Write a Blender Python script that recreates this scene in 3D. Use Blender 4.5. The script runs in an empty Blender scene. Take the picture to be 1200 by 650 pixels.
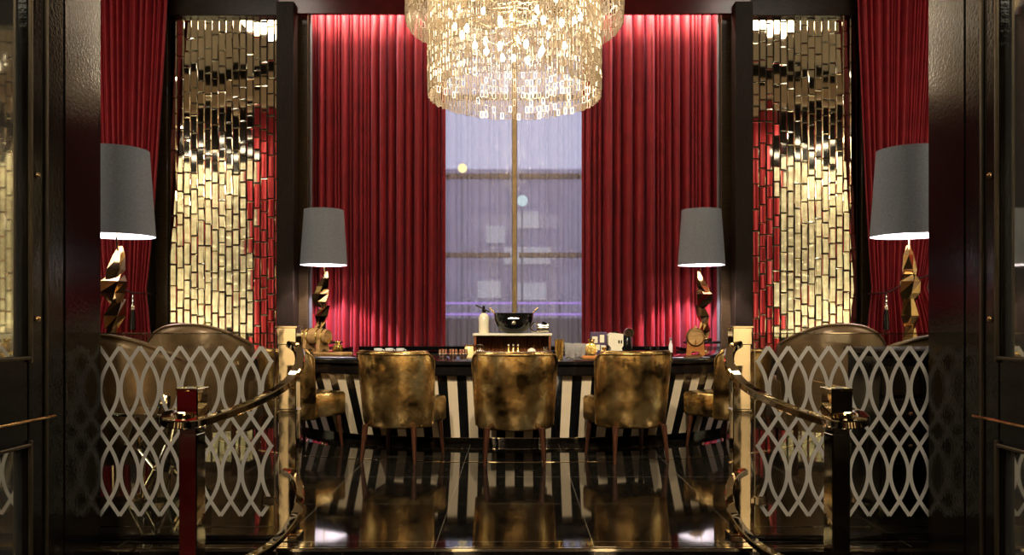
import bpy, bmesh, math, random
from mathutils import Vector, Matrix
PI = math.pi
R = math.radians
random.seed(7)
scene = bpy.context.scene
COL = scene.collection

# ------------------------------------------------------------------ camera, world, exposure
CAMZ = 1.1
cd = bpy.data.cameras.new('camera')
cam = bpy.data.objects.new('camera', cd)
COL.objects.link(cam)
cam.location = (0, 0, CAMZ)
cam.rotation_euler = (PI / 2, 0, 0)
cd.sensor_width = 36
cd.lens = 27
cd.shift_x = -3 / 1200
cd.shift_y = 46 / 1200
cd.clip_start = 0.05
cd.clip_end = 200
scene.camera = cam
scene.view_settings.view_transform = 'Standard'
scene.view_settings.look = 'None'
scene.view_settings.gamma = 1
scene.view_settings.exposure = 0.0
scene.view_settings.use_curve_mapping = False
cy = scene.cycles
cy.use_denoising = True
cy.max_bounces = 10
cy.diffuse_bounces = 3
cy.glossy_bounces = 6
cy.transmission_bounces = 6
cy.transparent_max_bounces = 24
cy.caustics_reflective = False
cy.caustics_refractive = False
cy.sample_clamp_indirect = 6
world = bpy.data.worlds.new('dusk')
scene.world = world
world.use_nodes = True
world.node_tree.nodes['Background'].inputs[0].default_value = (0.50, 0.49, 0.66, 1)
world.node_tree.nodes['Background'].inputs[1].default_value = 2.2


def area(name, loc, target, sx, sy, power, color=(1, .8, .55), spread=180):
    d = bpy.data.lights.new(name, 'AREA')
    d.shape = 'RECTANGLE'
    d.size = sx
    d.size_y = sy
    d.energy = power
    d.color = color
    d.spread = R(spread)
    o = bpy.data.objects.new(name, d)
    COL.objects.link(o)
    o.location = loc
    o.rotation_euler = (Vector(target) - Vector(loc)).to_track_quat('-Z', 'Y').to_euler()
    return o


def point(name, loc, power, color=(1, .78, .5), size=.05):
    d = bpy.data.lights.new(name, 'POINT')
    d.energy = power
    d.color = color
    d.shadow_soft_size = size
    o = bpy.data.objects.new(name, d)
    COL.objects.link(o)
    o.location = loc
    return o


def spot(name, loc, target, power, angle=60, blend=.6, color=(1, .8, .55), size=.05):
    d = bpy.data.lights.new(name, 'SPOT')
    d.energy = power
    d.color = color
    d.spot_size = R(angle)
    d.spot_blend = blend
    d.shadow_soft_size = size
    o = bpy.data.objects.new(name, d)
    COL.objects.link(o)
    o.location = loc
    o.rotation_euler = (Vector(target) - Vector(loc)).to_track_quat('-Z', 'Y').to_euler()
    return o


CHX, CHY = 0.0, 8.2                     # chandelier centre
CEIL = 7.0
WARM = (1, .80, .54)
# light strips hidden in the curtain pelmet
for s in (-1, 1):
    area('pelmet_strip_light', (s * 1.97, 10.82, 5.66), (s * 1.97, 10.93, 5.0), 2.0, .06, 60, (1, .76, .62))
# recessed ceiling coffers (their panels are built further down)
for s in (-1, 1):
    area('coffer_light', (s * 4.6, 6.6, CEIL - .06), (s * 4.6, 6.6, 0), 1.8, 1.1, 60, (1, .88, .72))
area('coffer_light', (0, 4.9, CEIL - .06), (0, 4.9, 0), 2.2, .7, 40, (1, .88, .72))
# small unseen spots added to brighten the bar top and its items
for x in (-1.7, 0, 1.7):
    spot('bar_spot', (x, 6.0, CEIL - .1), (x, 7.0 + abs(x) * .3, .75), 420, 26, .7, (1, .88, .7), .05)
# unseen washers added to light the gilded front wall panels beside the doorway
for s in (-1, 1):
    area('wall_washer_light', (s * 7.3, 4.5, .1), (s * 7.3, 3.75, 2.0), 2.3, .12, 130, (1, .90, .72))
    area('wall_washer_light', (s * 7.3, 4.7, 5.3), (s * 7.3, 3.75, 3.0), 2.3, .12, 140, (1, .90, .74))
for s in (-1, 1):  # more unseen washers, added for the extra side wall mosaics
    area('wall_washer_light', (s * 7.7, 6.1, .1), (s * 8.5, 6.1, 2.2), 3.6, .12, 110, (1, .90, .72))
    area('wall_washer_light', (s * 7.6, 6.1, 5.3), (s * 8.5, 6.1, 3.0), 3.6, .12, 90, (1, .90, .74))
# unseen fill spots added in the lobby, aimed through the doorway at the bar front
for x in (-1.1, 0, 1.1):
    spot('accent_spot', (x, 1.6, 4.0), (x * 1.5, 6.5, .45), 800, 40, .8, (1, .86, .66), .06)
for x in (-5.4, -3.3, -.75, 1.3, 3.4):  # added washers brighten the rear lobby panels mirrored in gold and brass
    area('lobby_wall_washer', (x, -3.0, 3.98), (x, -3.9, 1.4), .5, .2, 60 if x < -5 else (260 if abs(x) < 2 else 120), (1, .88, .68), 90)
area('lobby_light', (0, .2, 3.98), (0, 2.4, 0), 2.6, .8, 50, (1, .88, .7), 120)  # unseen fill added to light the etched glass from the front
# chandelier glow
for z, p in ((3.75, 30), (4.25, 28), (4.7, 16)):
    point('chandelier_light', (CHX, CHY, z), p, WARM, .22)


# ------------------------------------------------------------------ materials
def mat(name):
    m = bpy.data.materials.new(name)
    m.use_nodes = True
    return m, m.node_tree.nodes, m.node_tree.links


def setp(b, **kw):
    for k, v in kw.items():
        k = k.replace('_', ' ')
        if k in b.inputs:
            b.inputs[k].default_value = v


def P(name, col, rough=.5, metal=0., bump=0, bscale=50, var=0, vscale=8, **kw):
    m, n, l = mat(name)
    b = n['Principled BSDF']
    c4 = (*col, 1)
    setp(b, Base_Color=c4, Roughness=rough, Metallic=metal, **kw)
    tc = n.new('ShaderNodeTexCoord')
    if var:
        t = n.new('ShaderNodeTexNoise')
        t.inputs['Scale'].default_value = vscale
        t.inputs['Detail'].default_value = 5
        l.new(tc.outputs['Object'], t.inputs['Vector'])
        r = n.new('ShaderNodeValToRGB')
        r.color_ramp.elements[0].position = .3
        r.color_ramp.elements[1].position = .7
        r.color_ramp.elements[0].color = (*[c * (1 - var) for c in col], 1)
        r.color_ramp.elements[1].color = (*[min(1, c * (1 + var)) for c in col], 1)
        l.new(t.outputs['Fac'], r.inputs[0])
        l.new(r.outputs[0], b.inputs['Base Color'])
    if bump:
        t = n.new('ShaderNodeTexNoise')
        t.inputs['Scale'].default_value = bscale
        t.inputs['Detail'].default_value = 3
        l.new(tc.outputs['Object'], t.inputs['Vector'])
        u = n.new('ShaderNodeBump')
        u.inputs['Strength'].default_value = bump
        u.inputs['Distance'].default_value = .01
        l.new(t.outputs['Fac'], u.inputs['Height'])
        l.new(u.outputs[0], b.inputs['Normal'])
    return m


def emis(name, col, strength):
    m, n, l = mat(name)
    n.remove(n['Principled BSDF'])
    e = n.new('ShaderNodeEmission')
    e.inputs[0].default_value = (*col, 1)
    e.inputs[1].default_value = strength
    l.new(e.outputs[0], n['Material Output'].inputs[0])
    return m


def thin_glass(name, tint=(.93, .95, .93), rough=.0, ior=1.5, boost=0.):
    m, n, l = mat(name)
    n.remove(n['Principled BSDF'])
    t = n.new('ShaderNodeBsdfTransparent')
    t.inputs[0].default_value = (*tint, 1)
    g = n.new('ShaderNodeBsdfGlossy')
    g.inputs['Roughness'].default_value = rough
    f = n.new('ShaderNodeFresnel')
    f.inputs[0].default_value = ior
    a = n.new('ShaderNodeMath')
    a.operation = 'ADD'
    a.use_clamp = True
    a.inputs[1].default_value = boost
    l.new(f.outputs[0], a.inputs[0])
    x = n.new('ShaderNodeMixShader')
    l.new(a.outputs[0], x.inputs[0])
    l.new(t.outputs[0], x.inputs[1])
    l.new(g.outputs[0], x.inputs[2])
    l.new(x.outputs[0], n['Material Output'].inputs[0])
    return m


def mixmat(name, parts):
    """parts: list of (kind, colour, roughness, weight) blended one after the other"""
    m, n, l = mat(name)
    n.remove(n['Principled BSDF'])
    prev = None
    tot = 0
    for kind, col, rough, w in parts:
        s = n.new({'t': 'ShaderNodeBsdfTransparent', 'g': 'ShaderNodeBsdfGlossy', 'd': 'ShaderNodeBsdfDiffuse',
                   'l': 'ShaderNodeBsdfTranslucent'}[kind])
        s.inputs[0].default_value = (*col, 1)
        if kind == 'g':
            s.inputs['Roughness'].default_value = rough
        tot += w
        if prev is None:
            prev = s
        else:
            x = n.new('ShaderNodeMixShader')
            x.inputs[0].default_value = w / tot
            l.new(prev.outputs[0], x.inputs[1])
            l.new(s.outputs[0], x.inputs[2])
            prev = x
    l.new(prev.outputs[0], n['Material Output'].inputs[0])
    return m


def floor_mat():
    m, n, l = mat('black_marble_tiles')
    b = n['Principled BSDF']
    tc = n.new('ShaderNodeTexCoord')
    mp = n.new('ShaderNodeMapping')
    mp.inputs['Location'].default_value = (.38 + 7.6, -4.52 + 7.6, 0)
    l.new(tc.outputs['Object'], mp.inputs[0])
    br = n.new('ShaderNodeTexBrick')
    br.offset = 0
    br.squash = 1
    br.inputs['Scale'].default_value = 1
    br.inputs['Mortar Size'].default_value = .0022
    br.inputs['Mortar Smooth'].default_value = 0
    br.inputs['Brick Width'].default_value = .76
    br.inputs['Row Height'].default_value = .76
    br.inputs['Mortar'].default_value = (.16, .135, .10, 1)
    l.new(mp.outputs[0], br.inputs[0])
    t = n.new('ShaderNodeTexNoise')
    t.inputs['Scale'].default_value = 30
    t.inputs['Detail'].default_value = 8
    l.new(tc.outputs['Object'], t.inputs[0])
    r = n.new('ShaderNodeValToRGB')
    r.color_ramp.elements[0].position = .45
    r.color_ramp.elements[0].color = (.004, .0035, .003, 1)
    r.color_ramp.elements[1].position = .75
    r.color_ramp.elements[1].color = (.022, .018, .012, 1)
    l.new(t.outputs['Fac'], r.inputs[0])
    l.new(r.outputs[0], br.inputs['Color1'])
    l.new(r.outputs[0], br.inputs['Color2'])
    l.new(br.outputs['Color'], b.inputs['Base Color'])
    setp(b, Roughness=.05, IOR=1.65)
    return m


def leather_gold():
    m, n, l = mat('gold_leather')
    b = n['Principled BSDF']
    tc = n.new('ShaderNodeTexCoord')
    oi = n.new('ShaderNodeObjectInfo')
    ad = n.new('ShaderNodeVectorMath')
    ad.operation = 'ADD'
    l.new(tc.outputs['Object'], ad.inputs[0])
    l.new(oi.outputs['Location'], ad.inputs[1])
    t = n.new('ShaderNodeTexNoise')
    t.inputs['Scale'].default_value = 5.5
    t.inputs['Detail'].default_value = 6
    t.inputs['Roughness'].default_value = .62
    l.new(ad.outputs[0], t.inputs[0])
    r = n.new('ShaderNodeValToRGB')
    e = r.color_ramp.elements
    e[0].position = .36
    e[0].color = (.05, .028, .008, 1)
    e[1].position = .70
    e[1].color = (1, .76, .36, 1)
    k = e.new(.53)
    k.color = (.54, .33, .11, 1)
    l.new(t.outputs['Fac'], r.inputs[0])
    l.new(r.outputs[0], b.inputs['Base Color'])
    t2 = n.new('ShaderNodeTexNoise')
    t2.inputs['Scale'].default_value = 26
    t2.inputs['Detail'].default_value = 4
    l.new(ad.outputs[0], t2.inputs[0])
    u = n.new('ShaderNodeBump')
    u.inputs['Strength'].default_value = .3
    u.inputs['Distance'].default_value = .010
    l.new(t2.outputs['Fac'], u.inputs['Height'])
    l.new(u.outputs[0], b.inputs['Normal'])
    setp(b, Metallic=.92, Roughness=.22)
    return m


def wood(name, c0, c1, rough=.3, scale=(1, 1, 14), coat=0.):
    m, n, l = mat(name)
    b = n['Principled BSDF']
    tc = n.new('ShaderNodeTexCoord')
    mp = n.new('ShaderNodeMapping')
    mp.inputs['Scale'].default_value = scale
    l.new(tc.outputs['Object'], mp.inputs[0])
    t = n.new('ShaderNodeTexNoise')
    t.inputs['Scale'].default_value = 9
    t.inputs['Detail'].default_value = 6
    l.new(mp.outputs[0], t.inputs[0])
    r = n.new('ShaderNodeValToRGB')
    r.color_ramp.elements[0].position = .35
    r.color_ramp.elements[1].position = .68
    r.color_ramp.elements[0].color = (*c0, 1)
    r.color_ramp.elements[1].color = (*c1, 1)
    l.new(t.outputs['Fac'], r.inputs[0])
    l.new(r.outputs[0], b.inputs['Base Color'])
    setp(b, Roughness=rough, Coat_Weight=coat, Specular_IOR_Level=.22)
    return m


M = {}
M['floor'] = floor_mat()
M['lacquer'] = P('black_lacquer', (.005, .0045, .004), .09, 0, .09, 60, Specular_IOR_Level=.32)
M['lacquer_flat'] = P('smooth_black_lacquer', (.006, .005, .005), .12, var=.2)
M['red_lacquer'] = P('dark_red_lacquer', (.09, .005, .006), .2, var=.25, vscale=4)
M['dark_wood'] = wood('dark_wenge_wood', (.006, .004, .002), (.024, .013, .006), .5, (14, 14, 1))
M['grain_wood'] = wood('straw_wood', (.02, .012, .005), (.08, .05, .02), .4, (1, 1, 30), .1)
M['beam'] = wood('beam_wood', (.010, .006, .003), (.03, .018, .009), .3, (1, 14, 14))
M['plaster'] = P('warm_plaster', (.55, .42, .28), .8, 0, .1, 40, .06)
M['ceiling'] = P('warm_ceiling_paint', (.26, .21, .145), .7, 0, .05, 40, .05)
M['brown_wall'] = P('brown_wall_paint', (.05, .032, .02), .5, 0, .1, 30, .15)
M['velvet'] = P('red_velvet', (.32, .008, .013), .6, 0, .12, 120, .18, 5, Sheen_Weight=.45, Sheen_Roughness=.4,
                Sheen_Tint=(1, .35, .5, 1))
M['sheer'] = mixmat('sheer_voile', [('t', (1, 1, 1), 0, .64), ('l', (.94, .92, .95), 0, .25), ('d', (.8, .78, .78), 0, .11)])
M['mirror'] = P('bevelled_mirror', (.90, .83, .66), .03, 1.0, var=.05, vscale=5)
M['gold_tile'] = P('gilded_glass_tile', (.88, .74, .52), .24, .6, var=.45, vscale=6)
M['pale_stone'] = P('mosaic_backing', (.03, .024, .016), .5, 0, var=.2)
M['leather'] = leather_gold()
M['brown_leather'] = P('brown_leather', (.17, .105, .05), .36, .3, .3, 22, .35, 6)
M['leg_wood'] = wood('walnut_leg', (.03, .010, .005), (.075, .025, .011), .3, (10, 10, 1), .3)
M['brass'] = P('polished_brass', (.93, .78, .54), .05, 1.0, .08, 5, .06)
M['chrome'] = P('polished_nickel', (.88, .80, .66), .05, 1.0, var=.04)
M['gold'] = P('bright_gold', (.95, .66, .22), .16, 1.0, .05, 60, .1)
M['bronze'] = P('faceted_bronze', (.62, .40, .18), .10, 1.0, var=.35, vscale=4)
M['shade'] = P('grey_linen', (.30, .33, .37), .9, 0, .25, 220, .12, 60)
M['white'] = P('white_lining', (.9, .88, .84), .8, var=.03)
M['black'] = P('black_gloss', (.005, .005, .005), .08, var=.2)
M['cream'] = P('cream_lacquer', (.84, .68, .46), .22, var=.05)
M['glass'] = thin_glass('clear_glass', (.97, .98, .96), .03, 1.5, .10)
M['tumbler_glass'] = mixmat('bar_glass', [('t', (1, 1, 1), 0, .60), ('g', (1, 1, 1), .05, .20), ('l', (1, .98, .94), 0, .1), ('d', (1, .98, .94), 0, .1)])
M['panel_glass'] = thin_glass('balustrade_glass', (.86, .86, .80), 0, 1.5, .03)
M['window_glass'] = thin_glass('window_glass', (.95, .96, .98))
M['dark_glass'] = P('smoked_mirror_glass', (.55, .55, .50), .03, .92, var=.05)
M['etch'] = P('etched_frost', (.86, .82, .74), .6, 0, var=.04)
M['crystal'] = mixmat('cut_crystal', [('t', (1, .97, .9), 0, .12), ('d', (1, .90, .74), 0, .24), ('g', (1, .92, .80), .2, .30), ('l', (1, .86, .64), 0, .28)])
M['bulb'] = emis('bulb_glow', (1, .86, .64), 34)
M['lamp_bulb'] = emis('lamp_bulb_glow', (1, .93, .85), 12)
M['candle'] = emis('candle_flame', (1, .62, .25), 14)
M['coffer'] = emis('coffer_panel_glow', (1, .90, .78), 2.0)
M['oak'] = wood('light_oak', (.42, .22, .07), (.66, .40, .16), .4, (1, 8, 8))
M['orange_wood'] = wood('orange_wood', (.42, .14, .03), (.62, .25, .06), .4, (1, 8, 8))
M['flute_wood'] = wood('fluted_walnut', (.10, .028, .008), (.26, .085, .025), .35, (12, 12, 1), .2)
M['copper'] = P('rose_copper', (.85, .48, .38), .15, 1.0, var=.1)
M['ivory'] = P('ivory_enamel', (.80, .72, .52), .25, var=.04)
M['purple'] = P('violet_card', (.05, .025, .07), .4, var=.3, vscale=30)
M['grey_metal'] = P('grey_metal_trim', (.30, .31, .33), .3, .6, var=.05)
M['bronze_frame'] = P('bronze_window_frame', (.95, .66, .26), .5, .0, var=.15)
M['dark_bead'] = P('dark_bronze_bead', (.09, .07, .045), .35, .8, var=.2)
M['rope'] = P('dark_red_cord', (.05, .006, .008), .7, 0, .4, 80, .2)
M['amber'] = P('amber_jar', (.8, .6, .25), .15, 0, Transmission_Weight=.3, Emission_Color=(1, .7, .3, 1), Emission_Strength=.5)
M['asphalt'] = P('brown_street', (.26, .18, .13), .9, var=.2)
M['facade'] = P('far_facade', (.52, .48, .56), .8, var=.15, vscale=1)
M['lit_window'] = emis('lit_window', (.9, .86, 1.0), .80)
M['street_glow'] = emis('street_lamp_glow', (1, .74, .30), 4)
M['cool_glow'] = emis('cool_street_lamp_glow', (.75, .98, 1), 1.6)
M['violet_glow'] = emis('violet_tube_glow', (.55, .30, 1), 1.5)


# ------------------------------------------------------------------ mesh helpers
class MB:
    def __init__(self):
        self.v, self.f, self.m = [], [], []

    def add(self, vs, fs, mi=0):
        o = len(self.v)
        self.v += [tuple(p) for p in vs]
        for f in fs:
            self.f.append([i + o for i in f])
            self.m.append(mi)

    def box(self, c, s, b=0., rot=None, mi=0):
        hx, hy, hz = s[0] / 2, s[1] / 2, s[2] / 2
        h = (hx, hy, hz)
        vs, fs = [], []
        if b <= 0:
            for x in (-1, 1):
                for y in (-1, 1):
                    for z in (-1, 1):
                        vs.append(Vector((x * hx, y * hy, z * hz)))
            fs = [(0, 1, 3, 2), (4, 6, 7, 5), (0, 4, 5, 1), (2, 3, 7, 6), (0, 2, 6, 4), (1, 5, 7, 3)]
        else:
            b = min(b, hx * .95, hy * .95, hz * .95)
            idx = {}
            for x in (-1, 1):
                for y in (-1, 1):
                    for z in (-1, 1):
                        for a in range(3):
                            p = [x * (hx - b), y * (hy - b), z * (hz - b)]
                            p[a] = (x, y, z)[a] * h[a]
                            idx[(x, y, z, a)] = len(vs)
                            vs.append(Vector(p))
            S = ((-1, -1), (1, -1), (1, 1), (-1, 1))
            for a in range(3):
                for sg in (-1, 1):
                    f = []
                    for p, q in S:
                        k = [0, 0, 0]
                        k[a] = sg
                        k[(a + 1) % 3] = p
                        k[(a + 2) % 3] = q
                        f.append(idx[(*k, a)])
                    fs.append(f if sg > 0 else f[::-1])
            for a in range(3):
                b1, b2 = (a + 1) % 3, (a + 2) % 3
                for p in (-1, 1):
                    for q in (-1, 1):
                        k0 = [0, 0, 0]
                        k0[b1], k0[b2] = p, q
                        k1 = list(k0)
                        k0[a], k1[a] = -1, 1
                        fs.append((idx[(*k0, b1)], idx[(*k1, b1)], idx[(*k1, b2)], idx[(*k0, b2)]))
            for x in (-1, 1):
                for y in (-1, 1):
                    for z in (-1, 1):
                        fs.append(tuple(idx[(x, y, z, a)] for a in range(3)))
        if rot is not None:
            vs = [rot @ p for p in vs]
        c = Vector(c)
        self.add([p + c for p in vs], fs, mi)
        return self

    def lathe(self, prof, n=24, c=(0, 0, 0), a0=0., a1=2 * PI, axis='z', mi=0, mif=None, caps=False, sx=1, sy=1):
        full = abs(a1 - a0 - 2 * PI) < 1e-6
        k = n if full else n + 1
        vs, fs = [], []
        for i in range(k):
            a = a0 + (a1 - a0) * i / n
            for r, z in prof:
                p = (r * math.cos(a) * sx, r * math.sin(a) * sy, z)
                if axis == 'x':
                    p = (p[2], p[0], p[1])
                elif axis == 'y':
                    p = (p[0], p[2], p[1])
                vs.append((p[0] + c[0], p[1] + c[1], p[2] + c[2]))
        L = len(prof)
        o = len(self.v)
        self.v += vs
        for i in range(n):
            j = (i + 1) % k
            for q in range(L - 1):
                self.f.append([o + i * L + q, o + j * L + q, o + j * L + q + 1, o + i * L + q + 1])
                self.m.append(mif(i, q) if mif else mi)
        if caps and not full:
            self.f.append([o + q for q in range(L)])
            self.m.append(mi)
            self.f.append([o + n * L + q for q in range(L)])
            self.m.append(mi)
        return self

    def loft(self, rings, cap=True, closed=False, mi=0):
        o = len(self.v)
        L = len(rings[0])
        for r in rings:
            self.v += [tuple(p) for p in r]
        K = len(rings)
        for i in range(K if closed else K - 1):
            j = (i + 1) % K
            for q in range(L):
                w = (q + 1) % L
                self.f.append([o + i * L + q, o + j * L + q, o + j * L + w, o + i * L + w])
                self.m.append(mi)
        if cap and not closed:
            self.f.append([o + q for q in range(L)])
            self.m.append(mi)
            self.f.append([o + (K - 1) * L + q for q in range(L)][::-1])
            self.m.append(mi)
        return self

    def tube(self, path, r, n=8, closed=False, mi=0, rect=None):
        P_ = [Vector(p) for p in path]
        K = len(P_)
        rings = []
        up = Vector((0, 0, 1))
        prev = None
        for i in range(K):
            a = P_[(i - 1) % K] if (closed or i > 0) else P_[i]
            b = P_[(i + 1) % K] if (closed or i < K - 1) else P_[i]
            t = (b - a).normalized()
            if rect:
                s = t.cross(up)
                if s.length < 1e-4:
                    s = prev or Vector((1, 0, 0))
                s.normalize()
                prev = s
                u = s.cross(t).normalized()
                w, h = rect[0] / 2, rect[1] / 2
                c = min(w, h) * .3
                rings.append([P_[i] + s * x + u * y for x, y in
                              ((-w + c, -h), (w - c, -h), (w, -h + c), (w, h - c), (w - c, h), (-w + c, h), (-w, h - c), (-w, -h + c))])
            else:
                if prev is None:
                    s = t.cross(up)
                    if s.length < 1e-3:
                        s = t.cross(Vector((1, 0, 0)))
                else:
                    s = prev - t * prev.dot(t)
                s.normalize()
                prev = s
                u = t.cross(s)
                rr = r[i] if isinstance(r, (list, tuple)) else r
                rings.append([P_[i] + (s * math.cos(2 * PI * q / n) + u * math.sin(2 * PI * q / n)) * rr for q in range(n)])
        return self.loft(rings, True, closed, mi)

    def prism(self, poly, z0, z1, mi=0, fn=None):
        n = len(poly)
        vs = [(x, y, z0) for x, y in poly] + [(x, y, z1) for x, y in poly]
        if fn:
            vs = [fn(*p) for p in vs]
        fs = [list(range(n))[::-1], list(range(n, 2 * n))] + [[i, (i + 1) % n, n + (i + 1) % n, n + i] for i in range(n)]
        self.add(vs, fs, mi)
        return self

    def grid(self, fn, nu, nv, mi=0):
        vs = [fn(i / nu, j / nv) for i in range(nu + 1) for j in range(nv + 1)]
        fs = [[i * (nv + 1) + j, (i + 1) * (nv + 1) + j, (i + 1) * (nv + 1) + j + 1, i * (nv + 1) + j + 1]
              for i in range(nu) for j in range(nv)]
        self.add(vs, fs, mi)
        return self

    def ball(self, c, r, n=12, m=8, s=(1, 1, 1), mi=0):
        prof = [(max(1e-4, math.sin(PI * k / m)) * r, -math.cos(PI * k / m) * r * s[2]) for k in range(m + 1)]
        return self.lathe(prof, n, c, sx=s[0], sy=s[1], mi=mi)

    def build(self, name, mats, parent=None, smooth=40, loc=None, rotz=None):
        me = bpy.data.meshes.new(name)
        me.from_pydata(self.v, [], self.f)
        if not isinstance(mats, (list, tuple)):
            mats = [mats]
        for m in mats:
            me.materials.append(M[m])
        me.polygons.foreach_set('material_index', self.m)
        bm = bmesh.new()
        bm.from_mesh(me)
        bmesh.ops.recalc_face_normals(bm, faces=bm.faces)
        bm.to_mesh(me)
        bm.free()
        if smooth:
            me.shade_smooth()
            me.set_sharp_from_angle(angle=R(smooth))
        o = bpy.data.objects.new(name, me)
        COL.objects.link(o)
        if parent is not None:
            o.parent = parent
        if loc:
            o.location = loc
        if rotz:
            o.rotation_euler.z = rotz
        return o


def tag(o, label, cat, group=None):
    o['label'] = label
    o['category'] = cat
    if group:
        o['group'] = group
    return o


def struct(o, label=None):
    o['kind'] = 'structure'
    if label:
        o['label'] = label
    return o


def thing(name, label, cat, loc=(0, 0, 0), rotz=0, group=None):
    o = bpy.data.objects.new(name, None)
    o.empty_display_size = .1
    COL.objects.link(o)
    o.location = loc
    o.rotation_euler = (0, 0, rotz)
    return tag(o, label, cat, group)


def dup(root, loc, rotz, label, group=None):
    r = root.copy()
    COL.objects.link(r)
    r.location = loc
    r.rotation_euler = (0, 0, rotz)
    r['label'] = label
    if group:
        r['group'] = group

    def kids(a, b):
        for ch in list(a.children):
            c = ch.copy()
            COL.objects.link(c)
            c.parent = b
            kids(ch, c)
    kids(root, r)
    return r


def px(x, y, d):
    return Vector(((x - 603) * d / 900, d, CAMZ + (371 - y) * d / 900))


def spline(pts, k=8):
    """Catmull-Rom through points"""
    pts = [Vector(p) for p in pts]
    out = []
    for i in range(len(pts) - 1):
        p0 = pts[max(0, i - 1)]
        p1, p2 = pts[i], pts[i + 1]
        p3 = pts[min(len(pts) - 1, i + 2)]
        for j in range(k):
            t = j / k
            out.append(.5 * ((2 * p1) + (p2 - p0) * t + (2 * p0 - 5 * p1 + 4 * p2 - p3) * t * t + (3 * p1 - p0 - 3 * p2 + p3) * t ** 3))
    out.append(pts[-1])
    return out


# ------------------------------------------------------------------ the room
SW = 8.6           # side wall
FW0, FW1 = 3.42, 3.71   # front wall with the doorway
DX = 2.0
BW = 11.45
struct(MB().box((0, (3.68 + BW) / 2, -.1), (2 * SW + .4, BW - 3.68, .2)).build('floor', 'floor', smooth=0), 'polished black marble tiled floor')
# object origin stays at the world origin, so the tile grid is in world metres
struct(MB().box((0, 3.49, -.27), (2 * DX + .02, .38, .2), .006).build('step_upper', 'lacquer_flat', smooth=0), 'black stone step below the bar floor')
struct(MB().box((0, -.35, -.44), (2 * SW, 7.3, .2)).build('floor_lobby', 'floor', smooth=0), 'black lobby floor below the steps')
b = MB()
b.tube([(-DX, 3.676, -.012), (DX, 3.676, -.012)], 0, rect=(.03, .02))
struct(b.build('trim_1', 'chrome'), 'thin metal nosing along the step edge')
struct(MB().box((0, (3.42 + BW) / 2, CEIL + .1), (2 * SW + .4, BW - 3.42 + .2, .2)).build('ceiling', 'ceiling', smooth=0))
# front wall around the doorway, back, sides
b = MB()
for s in (-1, 1):
    b.box((s * (SW + DX) / 2, (FW0 + FW1) / 2, (CEIL - .35) / 2), (SW - DX, FW1 - FW0, CEIL + .35))
    b.box((s * (SW + DX) / 2, FW1 + .01, 6.42), (SW - DX, .02, .6), mi=1)
    b.box((s * (SW + DX) / 2, FW1 + .05, 6.10), (SW - DX, .1, .10), .01, mi=1)
b.box((0, (FW0 + FW1) / 2, (4.0 + CEIL) / 2), (2 * DX, FW1 - FW0, CEIL - 4.0))
b.box((0, FW1 + .01, 6.42), (2 * DX, .02, .6), mi=1)
struct(b.build('wall_front', ['lacquer', 'plaster'], smooth=0), 'black lacquered wall around the doorway')
for s, nm in ((-1, 'left'), (1, 'right')):
    b = MB()
    b.box((s * (SW + .1), (FW1 + BW) / 2, 2.05), (.2, BW - FW1, 4.1), mi=0)
    b.box((s * (SW + .1), (FW1 + BW) / 2, 5.05), (.2, BW - FW1, 1.9), mi=1)
    b.box((s * (SW + .1), (FW1 + BW) / 2, 6.5), (.2, BW - FW1, 1.0), mi=2)
    b.box((s * (SW - .03), (FW1 + BW) / 2, 6.02), (.06, BW - FW1, .1), .01, mi=2)
    struct(b.build('wall_' + nm, ['brown_wall', 'dark_wood', 'plaster'], smooth=0))
    struct(MB().box((s * (SW + .1), -.3, 1.8), (.2, 7.5, 4.6)).build('wall_lobby_' + nm, 'dark_wood', smooth=0))
b = MB()
b.box((0, -4, 1.8), (2 * SW, .2, 4.6), mi=0)
for x in (-3.3, -.75, 1.3, 3.4):  # pale strips added as reflectors for chair and post highlights
    b.box((x, -3.88, 1.8), (.32, .05, 4.2), .01, mi=1)
for x in (-4.9, -5.9):  # red panels added to be mirrored in the polished posts
    b.box((x, -3.88, 1.8), (.9, .03, 4.0), .01, mi=2)
struct(b.build('wall_lobby_rear', ['dark_wood', 'cream', 'red_lacquer'], smooth=0), 'dark lobby wall with pale and dark red panels')
struct(MB().box((0, -.3, 4.2), (2 * SW + .4, 7.5, .2)).build('ceiling_lobby', 'ceiling', smooth=0))
# back wall with the window opening
WX, WZ0, WZ1 = 1.5, .12, 5.5
b = MB()
for s in (-1, 1):
    b.box((s * (SW + WX) / 2, BW + .1, CEIL / 2), (SW - WX, .2, CEIL))
b.box((0, BW + .1, (CEIL + WZ1) / 2), (2 * WX, .2, CEIL - WZ1))
b.box((0, BW + .1, WZ0 / 2), (2 * WX, .2, WZ0))
b.box((0, 11.01, 6.4), (2 * SW, .86, 1.2))
struct(b.build('wall_back', 'brown_wall', smooth=0))
w = thing('window_1', 'tall bronze framed window behind the sheer curtains', 'window', (0, BW + .04, 0))
w['kind'] = 'structure'
b = MB()
for s in (-1, 1):
    b.box((s * (WX - .04), 0, (WZ0 + WZ1) / 2), (.08, .1, WZ1 - WZ0), .008)
b.box((0, 0, WZ0 + .04), (2 * WX - .16, .1, .08), .008)
b.box((0, 0, WZ1 - .04), (2 * WX - .16, .1, .08), .008)
b.build('window_frame', 'bronze_frame', w)
MB().box((0, 0, (WZ0 + WZ1) / 2), (.085, .09, WZ1 - WZ0 - .16), .008).build('mullion', 'bronze_frame', w)
for z in (2.02, 3.20, 4.38):
    for s in (-1, 1):
        MB().box((s * (WX - .04 + .0425) / 2, 0, z), (WX - .04 - .0425 - .04, .08, .075), .008).build('glazing_bar', 'bronze_frame', w)
MB().box((0, .02, (WZ0 + WZ1) / 2), (2 * WX - .17, .008, WZ1 - WZ0 - .17)).build('window_pane', 'window_glass', w)

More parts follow.
